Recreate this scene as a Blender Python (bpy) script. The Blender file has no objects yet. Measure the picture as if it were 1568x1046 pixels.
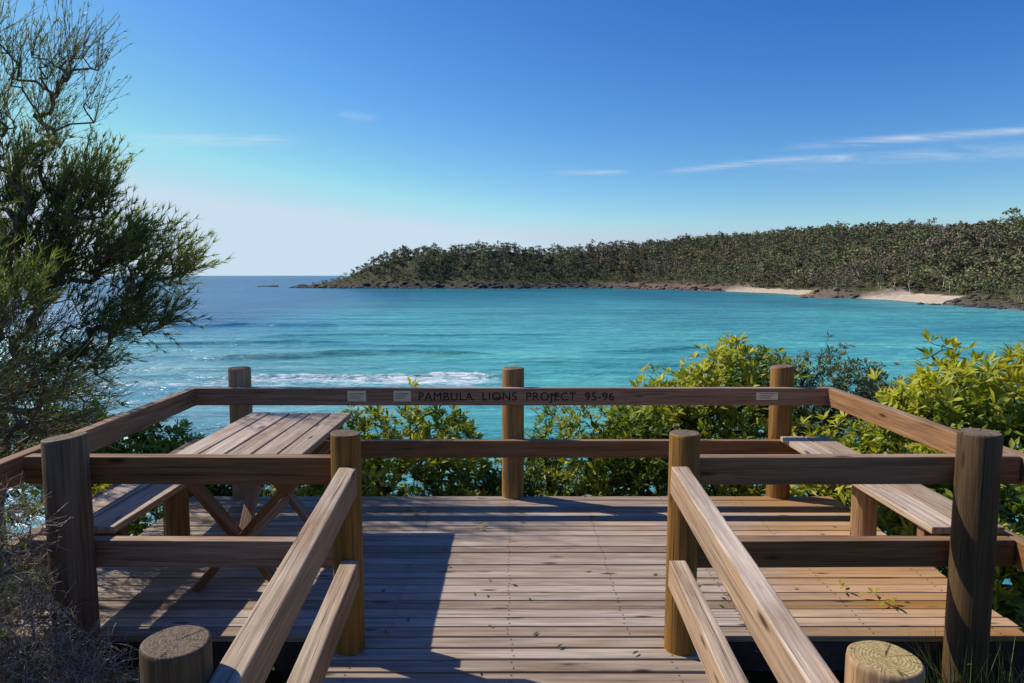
import bpy, math, random
import numpy as np
from mathutils import Vector
R = math.radians
rng = np.random.default_rng(7)
random.seed(7)
scene = bpy.context.scene
SEA = -13.1
SUN = np.array([-1.02, 0.47, 1.0]); SUN = SUN/np.linalg.norm(SUN)

# ------------------------------------------------------------------ helpers
def link(o, parent=None):
    scene.collection.objects.link(o)
    if parent is not None:
        o.parent = parent
    return o

def empty(name):
    o = bpy.data.objects.new(name, None)
    return link(o)

def np_mesh(name, verts, faces, mats, smooth=False, attrs=None, parent=None, cols=None):
    me = bpy.data.meshes.new(name)
    verts = np.asarray(verts, dtype=np.float32)
    if not isinstance(faces, list): faces = [faces]
    faces = [f for f in faces if len(f)]
    me.vertices.add(len(verts)); me.vertices.foreach_set('co', verts.ravel())
    nl = sum(f.size for f in faces); nf = sum(len(f) for f in faces)
    me.loops.add(nl); me.polygons.add(nf)
    me.loops.foreach_set('vertex_index', np.concatenate([f.ravel() for f in faces]).astype(np.int32))
    tot = np.concatenate([np.full(len(f), f.shape[1]) for f in faces])
    st = np.concatenate([[0], np.cumsum(tot)[:-1]])
    me.polygons.foreach_set('loop_start', st.astype(np.int32))
    me.update(calc_edges=True)
    me.validate()
    if smooth: me.polygons.foreach_set('use_smooth', np.ones(nf, dtype=bool))
    if attrs:
        for k, v in attrs.items():
            a = me.attributes.new(k, 'FLOAT', 'POINT'); a.data.foreach_set('value', np.asarray(v, dtype=np.float32))
    if cols:
        for k, v in cols.items():
            a = me.color_attributes.new(k, 'FLOAT_COLOR', 'POINT')
            a.data.foreach_set('color', np.asarray(v, dtype=np.float32).ravel())
    for m in (mats if isinstance(mats, list) else [mats]): me.materials.append(m)
    o = bpy.data.objects.new(name, me)
    return link(o, parent)

def vnoise(x, y, seed=0):
    xi = np.floor(x).astype(np.int64); yi = np.floor(y).astype(np.int64)
    xf = x-xi; yf = y-yi
    def h(a, b):
        n = (a*374761393 + b*668265263 + seed*1442695041) & 0x7fffffff
        n = ((n ^ (n >> 13))*1274126177) & 0x7fffffff
        return ((n ^ (n >> 16)) & 0xffff)/65535.0
    u = xf*xf*(3-2*xf); v = yf*yf*(3-2*yf)
    return (h(xi,yi)*(1-u)+h(xi+1,yi)*u)*(1-v)+(h(xi,yi+1)*(1-u)+h(xi+1,yi+1)*u)*v
def fbm(x, y, o=4, seed=0):
    s = 0; a = .5
    for i in range(o):
        s = s+a*vnoise(x*2**i, y*2**i, seed+i); a *= .5
    return s/(1-.5**o)
def sstep(a, b, x):
    t = np.clip((x-a)/(b-a), 0, 1); return t*t*(3-2*t)
def nrm(v): return v/np.maximum(np.linalg.norm(v, axis=-1, keepdims=True), 1e-9)
def rdir(n):
    return nrm(rng.normal(size=(n, 3)))

# ------------------------------------------------------------------ material helpers
class NT:
    def __init__(s, name):
        s.m = bpy.data.materials.new(name); s.m.use_nodes = True
        s.t = s.m.node_tree; s.t.nodes.clear()
        s.out = s.n('ShaderNodeOutputMaterial')
    def n(s, typ, **kw):
        nd = s.t.nodes.new(typ)
        for k, v in kw.items():
            if k.startswith('i_'):
                key = k[2:]; key = int(key) if key.isdigit() else key.replace('_', ' ')
                nd.inputs[key].default_value = v
            else: setattr(nd, k, v)
        return nd
    def l(s, a, b): s.t.links.new(a, b)
    def math(s, op, a, b=None, c=None, clamp=False):
        nd = s.n('ShaderNodeMath', operation=op); nd.use_clamp = clamp
        for i, x in enumerate((a, b, c)):
            if x is None: continue
            if isinstance(x, (int, float)): nd.inputs[i].default_value = x
            else: s.l(x, nd.inputs[i])
        return nd.outputs[0]
    def mix(s, f, a, b, mode='MIX'):
        nd = s.n('ShaderNodeMix', data_type='RGBA', blend_type=mode)
        for sock, x in ((nd.inputs[0], f), (nd.inputs[6], a), (nd.inputs[7], b)):
            if isinstance(x, (int, float)): sock.default_value = x
            elif isinstance(x, tuple): sock.default_value = (*x[:3], 1)
            else: s.l(x, sock)
        return nd.outputs[2]
    def ramp(s, f, stops):
        nd = s.n('ShaderNodeValToRGB'); e = nd.color_ramp.elements
        while len(e) < len(stops): e.new(.5)
        for i, (p, c) in enumerate(stops):
            e[i].position = p; e[i].color = (*c, 1) if isinstance(c, tuple) else (c, c, c, 1)
        s.l(f, nd.inputs[0]); return nd.outputs[0]
    def noise(s, vec, scale, detail=4, rough=.55, sc=None, dist=0, lac=2.0):
        if sc is not None:
            mp = s.n('ShaderNodeMapping'); mp.inputs['Scale'].default_value = sc
            s.l(vec, mp.inputs['Vector']); vec = mp.outputs[0]
        nd = s.n('ShaderNodeTexNoise'); nd.inputs['Scale'].default_value = scale
        nd.inputs['Detail'].default_value = detail; nd.inputs['Roughness'].default_value = rough
        nd.inputs['Distortion'].default_value = dist
        s.l(vec, nd.inputs['Vector']); return nd.outputs[0]
    def bump(s, h, strength, dist):
        nd = s.n('ShaderNodeBump'); nd.inputs['Strength'].default_value = strength
        nd.inputs['Distance'].default_value = dist; s.l(h, nd.inputs['Height']); return nd.outputs[0]
    def princ(s, col, rough=.6, normal=None, spec=.4):
        nd = s.n('ShaderNodeBsdfPrincipled')
        if isinstance(col, tuple): nd.inputs['Base Color'].default_value = (*col, 1)
        else: s.l(col, nd.inputs['Base Color'])
        if isinstance(rough, (int, float)): nd.inputs['Roughness'].default_value = rough
        else: s.l(rough, nd.inputs['Roughness'])
        nd.inputs['Specular IOR Level'].default_value = spec
        if normal is not None: s.l(normal, nd.inputs['Normal'])
        s.l(nd.outputs[0], s.out.inputs[0]); return nd

def wood(name, dark, light, grey, weather=.5, stain=None, spec=.3, rough=.62):
    t = NT(name)
    uv = t.n('ShaderNodeUVMap', uv_map='UVMap').outputs[0]
    geo = t.n('ShaderNodeNewGeometry')
    sep = t.n('ShaderNodeSeparateXYZ'); t.l(uv, sep.inputs[0])
    bid = t.math('FLOOR', t.math('DIVIDE', sep.outputs[1], 10.0))
    wn = t.n('ShaderNodeTexWhiteNoise', noise_dimensions='1D'); t.l(bid, wn.inputs['W'])
    fine = t.noise(uv, 1, 4, .65, (3.5, 130, 1))
    mid = t.noise(uv, 1, 3, .6, (1.1, 30, 1), dist=1.0)
    blot = t.noise(uv, 1, 3, .6, (1.6, 5, 1))
    g = t.math('ADD', t.math('MULTIPLY', fine, .45), t.math('MULTIPLY', mid, .55))
    col = t.ramp(g, [(.34, dark), (.66, light)])
    wm = t.math('MULTIPLY', t.ramp(blot, [(.33, 0.2), (.58, 1.0)]), weather)
    sn = t.n('ShaderNodeSeparateXYZ'); t.l(geo.outputs['Normal'], sn.inputs[0])
    up = t.math('MULTIPLY_ADD', t.math('MAXIMUM', sn.outputs[2], 0.0), .75, .25)
    wm = t.math('MULTIPLY', wm, up)
    gg = t.ramp(g, [(.36, tuple(c*.52 for c in grey)), (.64, tuple(min(.8, c*1.25) for c in grey))])
    col = t.mix(wm, col, gg)
    if stain is not None:
        sm = t.noise(geo.outputs['Position'], .55, 3, .6)
        sp = t.n('ShaderNodeSeparateXYZ'); t.l(geo.outputs['Position'], sp.inputs[0])
        wx = t.math('MULTIPLY_ADD', sp.outputs[0], .16, -.13)
        col = t.mix(t.ramp(t.math('ADD', sm, wx), [(.52, 0.0), (.76, .75)]), col, t.mix(g, tuple(c*.55 for c in stain), stain))
        dm = t.noise(geo.outputs['Position'], 1.6, 4, .65, (.5, 1.6, 1))
        col = t.mix(t.ramp(dm, [(.50, 0.0), (.68, .4)]), col, t.mix(1.0, col, (.55,.53,.51), 'MULTIPLY'))
    hsv = t.n('ShaderNodeHueSaturation')
    t.l(t.math('MULTIPLY_ADD', wn.outputs['Value'], .5, .76), hsv.inputs['Value'])
    t.l(t.math('MULTIPLY_ADD', wn.outputs['Value'], -.35, 1.15), hsv.inputs['Saturation'])
    t.l(col, hsv.inputs['Color']); col = hsv.outputs[0]
    cr = t.ramp(t.noise(uv, 1, 2, .6, (1.3, 95, 1)), [(.30, 1.0), (.38, 0.0)])
    mp = t.n('ShaderNodeMapping'); mp.inputs['Scale'].default_value = (2.2, 9, 1); t.l(uv, mp.inputs[0])
    vo = t.n('ShaderNodeTexVoronoi'); vo.inputs['Scale'].default_value = 1.0; t.l(mp.outputs[0], vo.inputs['Vector'])
    kn = t.ramp(vo.outputs['Distance'], [(.06, .9), (.15, 0.0)])
    dk = t.math('MAXIMUM', t.math('MULTIPLY', cr, .7), kn)
    col = t.mix(dk, col, tuple(c*.25 for c in dark))
    h = t.math('SUBTRACT', g, t.math('MULTIPLY', dk, .8))
    b = t.bump(h, .8, .005)
    t.princ(col, t.math('MULTIPLY_ADD', fine, .25, rough-.12), b, spec)
    return t.m

def endgrain(name, dark, light):
    t = NT(name)
    uv = t.n('ShaderNodeUVMap', uv_map='UVMap').outputs[0]
    vm = t.n('ShaderNodeVectorMath', operation='LENGTH')
    nn = t.n('ShaderNodeTexNoise'); nn.inputs['Scale'].default_value = 9; t.l(uv, nn.inputs['Vector'])
    t.l(uv, vm.inputs[0])
    r = t.math('ADD', t.math('MULTIPLY', vm.outputs['Value'], 620), t.math('MULTIPLY', nn.outputs[0], 14))
    ring = t.math('MULTIPLY_ADD', t.math('SINE', r), .10, .5)
    n2 = t.noise(uv, 55, 5, .78)
    g = t.math('ADD', t.math('MULTIPLY', ring, .35), t.math('MULTIPLY', n2, .65))
    sp = t.n('ShaderNodeSeparateXYZ'); t.l(uv, sp.inputs[0])
    ang = t.math('ARCTAN2', sp.outputs[1], sp.outputs[0])
    cb = t.n('ShaderNodeCombineXYZ'); t.l(t.math('MULTIPLY', t.math('SINE', ang), 3), cb.inputs[0]); t.l(t.math('MULTIPLY', t.math('COSINE', ang), 3), cb.inputs[1]); t.l(t.math('MULTIPLY', vm.outputs['Value'], 4), cb.inputs[2])
    crk = t.ramp(t.noise(cb.outputs[0], 2.2, 3, .6), [(.34, 1.0), (.40, 0.0)])
    col = t.ramp(g, [(.38, dark), (.60, light)])
    col = t.mix(t.math('MULTIPLY', crk, .85), col, tuple(c*.2 for c in dark))
    t.princ(col, .85, t.bump(t.math('SUBTRACT', g, crk), .9, .01), .15)
    return t.m

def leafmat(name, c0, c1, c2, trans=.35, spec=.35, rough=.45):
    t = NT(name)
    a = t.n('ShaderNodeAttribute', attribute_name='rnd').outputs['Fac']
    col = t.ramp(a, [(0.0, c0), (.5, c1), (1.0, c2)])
    p = t.princ(col, rough, None, spec)
    tr = t.n('ShaderNodeBsdfTranslucent')
    hsv = t.n('ShaderNodeHueSaturation', i_Value=1.5, i_Saturation=1.1); t.l(col, hsv.inputs['Color']); t.l(hsv.outputs[0], tr.inputs[0])
    mx = t.n('ShaderNodeMixShader'); mx.inputs[0].default_value = trans
    t.l(p.outputs[0], mx.inputs[1]); t.l(tr.outputs[0], mx.inputs[2]); t.l(mx.outputs[0], t.out.inputs[0])
    return t.m

def simple(name, c0, c1, scale, rough=.9, bstr=.5, bd=.02, spec=.2):
    t = NT(name)
    pos = t.n('ShaderNodeNewGeometry').outputs['Position']
    n = t.noise(pos, scale, 4, .65)
    t.princ(t.ramp(n, [(.3, c0), (.7, c1)]), rough, t.bump(n, bstr, bd), spec)
    return t.m

M_deck = wood('deck_timber', (.175,.112,.068), (.46,.325,.21), (.46,.375,.285), .8, stain=(.60,.31,.105))
M_rail = wood('rail_timber', (.11,.045,.018), (.36,.17,.066), (.46,.345,.24), .6)
M_hand = wood('handrail_timber', (.145,.075,.033), (.45,.26,.12), (.58,.46,.33), .85)
M_table = wood('table_timber', (.20,.125,.072), (.49,.33,.21), (.56,.455,.345), .8)
M_post = wood('post_timber', (.13,.060,.017), (.43,.225,.07), (.33,.235,.14), .3)
M_postd = wood('post_dark_timber', (.045,.026,.013), (.16,.098,.045), (.19,.145,.10), .35)
M_end = endgrain('post_end_grain', (.085,.06,.038), (.27,.205,.14))
M_endl = endgrain('post_end_grain_tan', (.24,.165,.06), (.60,.46,.21))
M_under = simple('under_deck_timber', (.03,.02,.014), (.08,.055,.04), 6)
M_metal = simple('galvanised_nail', (.04,.03,.025), (.10,.08,.06), 40, .5)
M_brass = simple('plaque_metal', (.60,.46,.27), (.80,.66,.42), 60, .45, .2, .001, .5)
M_text = simple('routed_letter', (.022,.012,.006), (.045,.022,.011), 30)

# ------------------------------------------------------------------ timber builder
class TB:
    cnt = 0
    def __init__(s): s.v = []; s.f = []; s.uv = []; s.mi = []
    def beam(s, a, b, w, h, up=(0,0,1), mi=0, roll=0.0):
        a = Vector(a); b = Vector(b); d = (b-a); L = d.length; d.normalize()
        side = d.cross(Vector(up)).normalized(); u2 = side.cross(d).normalized()
        if roll:
            c, sn = math.cos(roll), math.sin(roll)
            side, u2 = side*c+u2*sn, u2*c-side*sn
        TB.cnt += 1; vo = TB.cnt*10.0+1; uo = random.random()*50
        i0 = len(s.v)
        for e in (a, b):
            for sx, sz in ((-1,-1),(1,-1),(1,1),(-1,1)):
                s.v.append(tuple(e+side*(sx*w/2)+u2*(sz*h/2)))
        per = [0, w, w+h, 2*w+h, 2*w+2*h]
        for k in range(4):
            k2 = (k+1) % 4
            s.f.append((i0+k, i0+4+k, i0+4+k2, i0+k2)[::-1])
            s.uv.append([(uo, vo+per[k]), (uo+L, vo+per[k]), (uo+L, vo+per[k+1]), (uo, vo+per[k+1])][::-1]); s.mi.append(mi)
        s.f.append((i0, i0+1, i0+2, i0+3)[::-1]); s.uv.append([(uo, vo+w), (uo, vo), (uo+h*.2, vo), (uo+h*.2, vo+w)]); s.mi.append(mi)
        s.f.append((i0+4, i0+5, i0+6, i0+7)); s.uv.append([(uo, vo+w), (uo, vo), (uo+h*.2, vo), (uo+h*.2, vo+w)]); s.mi.append(mi)
    def post(s, x, y, z0, z1, r, lean=(0,0), mi=0, mtop=1, n=28, tilt=0.0):
        TB.cnt += 1; vo = TB.cnt*10.0+1; uo = random.random()*50
        ph = random.random()*6
        zs = [z0]+[z0+(z1-z0)*k/6 for k in range(1, 6)]+[z1-.014, z1-.004, z1]
        rs = [r*(1.03-.05*k/6) for k in range(7)]+[r*.965, r*.90]
        rings = []
        for j, (z, rr) in enumerate(zip(zs, rs)):
            ring = []
            f = (z-z0)/(z1-z0)
            for k in range(n):
                a = 2*math.pi*k/n
                q = rr*(1+.014*math.sin(3*a+ph+z*1.3)+.010*math.sin(5*a-ph*2+z*3)+.005*random.uniform(-1, 1))
                ring.append(len(s.v))
                s.v.append((x+lean[0]*f+q*math.cos(a), y+lean[1]*f+q*math.sin(a), z+(tilt*math.cos(a)*r if j >= 6 else 0)))
            rings.append(ring)
        for j in range(len(rings)-1):
            for k in range(n):
                k2 = (k+1) % n
                s.f.append((rings[j][k], rings[j][k2], rings[j+1][k2], rings[j+1][k]))
                va = vo+r*2*math.pi*k/n; vb = vo+r*2*math.pi*(k+1)/n
                ua = uo+zs[j]; ub = uo+zs[j+1]
                s.uv.append([(ua, va), (ua, vb), (ub, vb), (ub, va)]); s.mi.append(mi)
        s.f.append(tuple(rings[-1])); s.uv.append([(r*math.cos(2*math.pi*k/n), r*math.sin(2*math.pi*k/n)) for k in range(n)]); s.mi.append(mtop)
    def make(s, name, mats, parent=None, bevel=.004, smooth=False):
        me = bpy.data.meshes.new(name); me.from_pydata(s.v, [], s.f)
        uvl = me.uv_layers.new(name='UVMap')
        flat = [c for f in s.uv for c in f]
        uvl.data.foreach_set('uv', np.array(flat, dtype=np.float32).ravel())
        me.polygons.foreach_set('material_index', s.mi)
        for m in mats: me.materials.append(m)
        me.update()
        o = link(bpy.data.objects.new(name, me), parent)
        if smooth:
            me.polygons.foreach_set('use_smooth', [len(f) == 4 for f in s.f])
        if bevel:
            b = o.modifiers.new('bevel', 'BEVEL'); b.width = bevel; b.segments = 2; b.limit_method = 'ANGLE'; b.angle_limit = R(50)
        return o

# ------------------------------------------------------------------ deck
deck = empty('timber_viewing_deck')
b = TB(); y = 3.45; nails = []
joists = [-2.6, -1.95, -1.3, -.66, -.02, .62, 1.27, 1.93, 2.6]
while y < 5.70:
    dz = random.uniform(-.0025, .0025)
    b.beam((-2.76+random.uniform(-.012,.012), y+.047, -.0175+dz), (2.76+random.uniform(-.012,.012), y+.047+random.uniform(-.0015,.0015), -.0175+random.uniform(-.002,.002)), .0925, .035, roll=random.uniform(-.014,.014))
    for j in joists:
        for q in (.022, .072): nails.append((j+random.uniform(-.008,.008), y+q+random.uniform(-.004,.004), .0035))
    y += .1
b.make('deck_boards', [M_deck], deck, .005)
b = TB(); y = 3.35; SL = .055
while y > -1.2:
    z = -.0175-SL*max(0, 3.42-y)
    b.beam((-.93+random.uniform(-.01,.01), y+.047, z), (.95+random.uniform(-.01,.01), y+.047, z+random.uniform(-.002,.002)), .0925, .035, roll=random.uniform(-.014,.014))
    for j in (-.8, 0, .8):
        for q in (.022, .072): nails.append((j+random.uniform(-.008,.008), y+q, z+.021))
    y -= .1
b.make('walkway_boards', [M_deck], deck, .005)
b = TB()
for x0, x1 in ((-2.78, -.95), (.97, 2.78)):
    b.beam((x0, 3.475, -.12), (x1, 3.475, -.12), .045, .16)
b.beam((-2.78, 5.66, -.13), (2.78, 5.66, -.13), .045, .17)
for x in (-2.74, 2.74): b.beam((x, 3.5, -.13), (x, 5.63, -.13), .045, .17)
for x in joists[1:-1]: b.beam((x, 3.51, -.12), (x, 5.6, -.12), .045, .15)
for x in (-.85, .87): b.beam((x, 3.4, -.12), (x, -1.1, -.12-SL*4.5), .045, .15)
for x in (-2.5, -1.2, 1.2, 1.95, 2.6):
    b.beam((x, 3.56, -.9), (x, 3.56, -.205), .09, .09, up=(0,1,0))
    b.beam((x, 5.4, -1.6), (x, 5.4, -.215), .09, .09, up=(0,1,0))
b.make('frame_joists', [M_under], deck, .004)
nails = np.array(nails); k = 6; an = np.arange(k)*2*np.pi/k
V = nails[:, None, :]+np.stack([np.cos(an)*.0048, np.sin(an)*.0048, np.zeros(k)], -1)[None]
np_mesh('nail_heads', V.reshape(-1,3), np.arange(len(nails)*k).reshape(-1,k), M_metal, parent=deck)

# ------------------------------------------------------------------ railing
rail = empty('timber_railing')
b = TB()
for zt in (.97, .525):
    zc = zt-.0725
    b.beam((-2.69, 5.63, zc), (2.69, 5.63, zc), .07, .145)
    b.beam((-2.655, 5.592, zc), (-2.56, 3.0, zc), .07, .145)
    b.beam((2.655, 5.592, zc), (2.67, 3.0, zc), .07, .145)
    yb = 3.35+.075+.037
    b.beam((-2.52, yb+.02, zc), (-.80, yb, zc), .07, .145)
    b.beam((.835, yb, zc), (2.628, yb+.02, zc), .07, .145)
b.make('fence_rails', [M_rail], rail, .006)
b = TB()
b.beam((-.802, 3.262, .97-.07), (-.735, .9, .77-.07), .085, .14)
b.beam((.818, 3.262, .975-.07), (.815, .9, .775-.07), .085, .14)
b.beam((-.802, 3.262, .50-.07), (-.735, .9, .33-.07), .085, .14)
b.beam((.818, 3.262, .50-.07), (.815, .9, .33-.07), .085, .14)
b.make('sloping_handrails', [M_hand], rail, .007)
b = TB()
b.post(-2.32, 5.762, -1.4, 1.12, .093); b.post(.01, 5.762, -1.4, 1.12, .095); b.post(2.30, 5.762, -1.4, 1.135, .096, tilt=.06)
b.post(-.832, 3.345, -.8, 1.12, .075, tilt=-.08); b.post(.862, 3.345, -.8, 1.12, .077)
b.make('round_posts', [M_post, M_end], rail, 0, True)
b = TB()
b.post(-2.235, 3.35, -.9, 1.10, .103, tilt=.1); b.post(2.335, 3.345, -.9, 1.125, .098)
b.post(-2.72, 2.95, -.9, 1.12, .1); b.post(2.83, 2.95, -.9, 1.12, .1)
b.post(-.887, 1.72, -.9, .94, .088, tilt=-.05)
b.make('round_posts_dark', [M_postd, M_end], rail, 0, True)
b = TB(); b.post(.956, 1.665, -.9, .925, .092)
b.make('round_post_sawn', [M_post, M_endl], rail, 0, True)
for px, w in ((-1.287, .155), (-.91, .145), (2.115, .18)):
    b = TB(); b.beam((px-w/2, 5.592, .905), (px+w/2, 5.592, .905), .005, .09 if w < .17 else .065)
    b.make('plaque', [M_brass], rail, .001)
    b = TB()
    for q in range(3): b.beam((px-w*.36, 5.5885, .925-.018*q), (px+w*(.36-.1*q), 5.5885, .925-.018*q), .002, .004)
    b.make('plaque_engraving', [M_metal], rail, 0)
cu = bpy.data.curves.new('txt', 'FONT'); cu.body = "PAMBULA  LIONS  PROJECT  95-96"; cu.size = .098; cu.extrude = .001; cu.space_character = 1.12
to = bpy.data.objects.new('txt', cu); scene.collection.objects.link(to)
bpy.context.view_layer.update()
me = bpy.data.meshes.new_from_object(to.evaluated_get(bpy.context.evaluated_depsgraph_get()))
bpy.data.objects.remove(to)
me.materials.clear(); me.materials.append(M_text)
xs = [v.co.x for v in me.vertices]; sx = 1.62/(max(xs)-min(xs))
for v in me.vertices: v.co.x *= sx
o = link(bpy.data.objects.new('routed_lettering', me), rail)
o.location = (-.78, 5.5935, .868); o.rotation_euler = (R(90), 0, 0)

# ------------------------------------------------------------------ benches
for sgn, xi, y0, y1 in ((1, 2.235, 3.52, 5.59), (-1, 2.12, 3.52, 5.45)):
    e = empty('timber_bench'); b = TB()
    for k in range(2):
        xc = sgn*(xi+.095+k*.2)
        b.beam((xc, y0+random.uniform(-.01,.01), .5475), (xc, y1+random.uniform(-.01,.01), .5475), .19, .04)
    b.make('seat_planks', [M_table], e, .006)
    b = TB(); b.beam((sgn*(xi+.05), 4.7, .48), (sgn*2.6, 4.7, .48), .07, .085)
    b.beam((sgn*(xi+.05), 3.7, .48), (sgn*2.6, 3.7, .48), .07, .085)
    b.make('seat_bearers', [M_rail], e, .004)
    b = TB(); b.post(sgn*(xi+.27), 4.72, -.6, .437, .085)
    b.make('support_post', [M_post, M_end], e, 0, True)

# ------------------------------------------------------------------ picnic table
e = empty('picnic_table'); b = TB()
xl = -2.04; W = .146
for k in range(5):
    xc = xl+W/2+k*(W+.012)
    b.beam((xc+random.uniform(-.002,.002), 3.66+random.uniform(-.012,.012), .81), (xc, 5.27+random.uniform(-.012,.012), .81+random.uniform(-.003,.003)), W, .04, roll=random.uniform(-.01,.01))
b.make('table_top', [M_table], e, .006)
b = TB()
for yy in (4.05, 4.93):
    b.beam((-2.0, yy, .745), (-1.30, yy, .745), .045, .088)
    b.beam((-2.05, yy+.047, .735), (-1.46, yy+.047, .0), .045, .10, up=(0,1,0))
    b.beam((-1.27, yy-.047, .735), (-1.92, yy-.047, .0), .045, .10, up=(0,1,0))
b.beam((-1.665, 4.1, .27), (-1.665, 4.9, .27), .045, .09)
b.beam((-1.665, 4.45, .73), (-1.665, 4.12, .31), .07, .045)
b.beam((-1.665, 4.55, .73), (-1.665, 4.86, .31), .07, .045)
b.make('cross_legs', [M_rail], e, .005)

# ------------------------------------------------------------------ foliage builders
def tubes(A, B, RA, RB, S=5):
    A = np.asarray(A); B = np.asarray(B); n = len(A)
    d = nrm(B-A); ref = np.where(np.abs(d[:, 2:3]) > .9, np.array([[1., 0, 0]]), np.array([[0, 0, 1.]]))
    p = nrm(np.cross(d, ref)); q = np.cross(d, p)
    an = np.arange(S)*2*np.pi/S
    c = np.cos(an)[None, :, None]; s = np.sin(an)[None, :, None]
    off = p[:, None]*c+q[:, None]*s
    V = np.stack([A[:, None]+off*np.asarray(RA)[:, None, None], B[:, None]+off*np.asarray(RB)[:, None, None]], 1)
    k = np.arange(S); k2 = (k+1) % S
    F = np.stack([k, k2, S+k2, S+k], -1)[None]+(np.arange(n)*2*S)[:, None, None]
    return V.reshape(-1, 3), F.reshape(-1, 4)

def grow(base, targets, step=.2, wob=.04, sag=0.0):
    targets = targets[np.argsort(np.linalg.norm(targets-base[-1], axis=1))]
    N = len(targets)*40+100
    P = np.zeros((N, 3)); par = np.full(N, -1); n = 0
    for bpt in base:
        P[n] = bpt; par[n] = n-1; n += 1
    tips = []
    for t in targets:
        d = np.linalg.norm(P[:n]-t, axis=1)
        c = d+np.maximum(0, P[:n, 2]-t[2])*.6
        i = int(np.argmin(c)); L = d[i]; m = max(2, min(30, int(L/step)))
        a = P[i].copy(); cur = i
        bow = rng.normal(size=3)*L*.10; bow[2] += sag*L
        for k in range(1, m+1):
            f = k/m
            if n >= N: break
            P[n] = a*(1-f)+t*f+bow*math.sin(math.pi*f)+(rng.normal(size=3)*wob*step/.2 if k < m else 0)
            par[n] = cur; cur = n; n += 1
        tips.append(cur)
    P = P[:n]; par = par[:n]
    w = np.zeros(n); w[tips] += 1
    for i in range(n-1, 0, -1):
        if par[i] >= 0: w[par[i]] += w[i]
    return P, par, w, np.array(tips)

def tree_tubes(P, par, w, r0, pw=.45, S=5, rmax=.2):
    r = np.minimum(r0*np.maximum(w, 1)**pw, rmax)
    i = np.where(par >= 0)[0]
    return tubes(P[par[i]], P[i], np.minimum(r[par[i]], r[i]*1.35), r[i], S)

def leaves(C, D, per, L, Wd, spread=(.5, 1.35), fold=.25):
    n = len(C); N = n*per
    C = np.repeat(C, per, 0); D = nrm(np.repeat(D, per, 0))
    r = rdir(N); p = nrm(np.cross(D, r)); th = rng.uniform(spread[0], spread[1], (N, 1))
    d = D*np.cos(th)+p*np.sin(th)
    l = L*rng.uniform(.65, 1.2, (N, 1)); w = Wd*rng.uniform(.8, 1.2, (N, 1))
    s = nrm(np.cross(d, D+.15*rdir(N))); nn = np.cross(s, d)
    base = C+d*l*.08
    tip = base+d*l-nn*l*rng.uniform(-.05, .28, (N, 1))*np.sign(nn[:, 2:3]+1e-6)
    M = base+d*l*.55
    Lf = M+s*w/2; Rt = M-s*w/2; Mc = M-nn*w*fold
    V = np.stack([base, Lf, tip, Rt, Mc], 1).reshape(-1, 3)
    o = (np.arange(N)*5)[:, None]
    F = np.concatenate([o+np.array([[0, 1, 2, 4]]), o+np.array([[0, 4, 2, 3]])])
    return V, F, N

def needles(C, D, per, L, Wd, spread=(.2, .9), along=0.0):
    n = len(C); N = n*per
    C = np.repeat(C, per, 0); D = nrm(np.repeat(D, per, 0))
    p = nrm(np.cross(D, rdir(N))); th = rng.uniform(spread[0], spread[1], (N, 1))
    d = D*np.cos(th)+p*np.sin(th); l = L*rng.uniform(.6, 1.2, (N, 1))
    base = C+D*rng.uniform(-along, 0, (N, 1)); s = nrm(np.cross(d, rdir(N)))*Wd/2
    V = np.stack([base-s, base+s, base+d*l], 1).reshape(-1, 3)
    return V, np.arange(N*3).reshape(-1, 3), N

M_bark = simple('grey_brown_bark', (.09,.055,.038), (.28,.19,.135), 18, .9, .8, .01)
M_stem = simple('shrub_stem', (.05,.04,.02), (.14,.11,.06), 20)
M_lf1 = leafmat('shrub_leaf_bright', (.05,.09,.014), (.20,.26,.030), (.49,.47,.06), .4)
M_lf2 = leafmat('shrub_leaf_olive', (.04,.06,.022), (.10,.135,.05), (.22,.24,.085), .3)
M_lf3 = leafmat('tea_tree_needle', (.045,.07,.02), (.13,.18,.035), (.30,.33,.08), .42)
M_dry = leafmat('dry_twig', (.15,.115,.085), (.36,.29,.22), (.62,.53,.42), .15, .1, .8)
M_grass = leafmat('grass_blade', (.04,.07,.015), (.11,.16,.03), (.28,.27,.09), .35)

def ground_z(x, y):
    x = np.asarray(x, float); y = np.asarray(y, float)
    z = -.62-.55*np.maximum(0, y-6.0)
    z = z-.35*sstep(2.6, 4.5, np.abs(x))*sstep(1, 4, y)
    z = z+.04*np.maximum(0, -y-1)
    z = z+.35*(fbm(x*.5+40, y*.5+9, 4, 3)-.5)+1.2*(fbm(x*.06+4, y*.06+9, 3, 8)-.5)*sstep(8, 20, np.hypot(x, y))
    return np.maximum(z, SEA-1.5)

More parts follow.
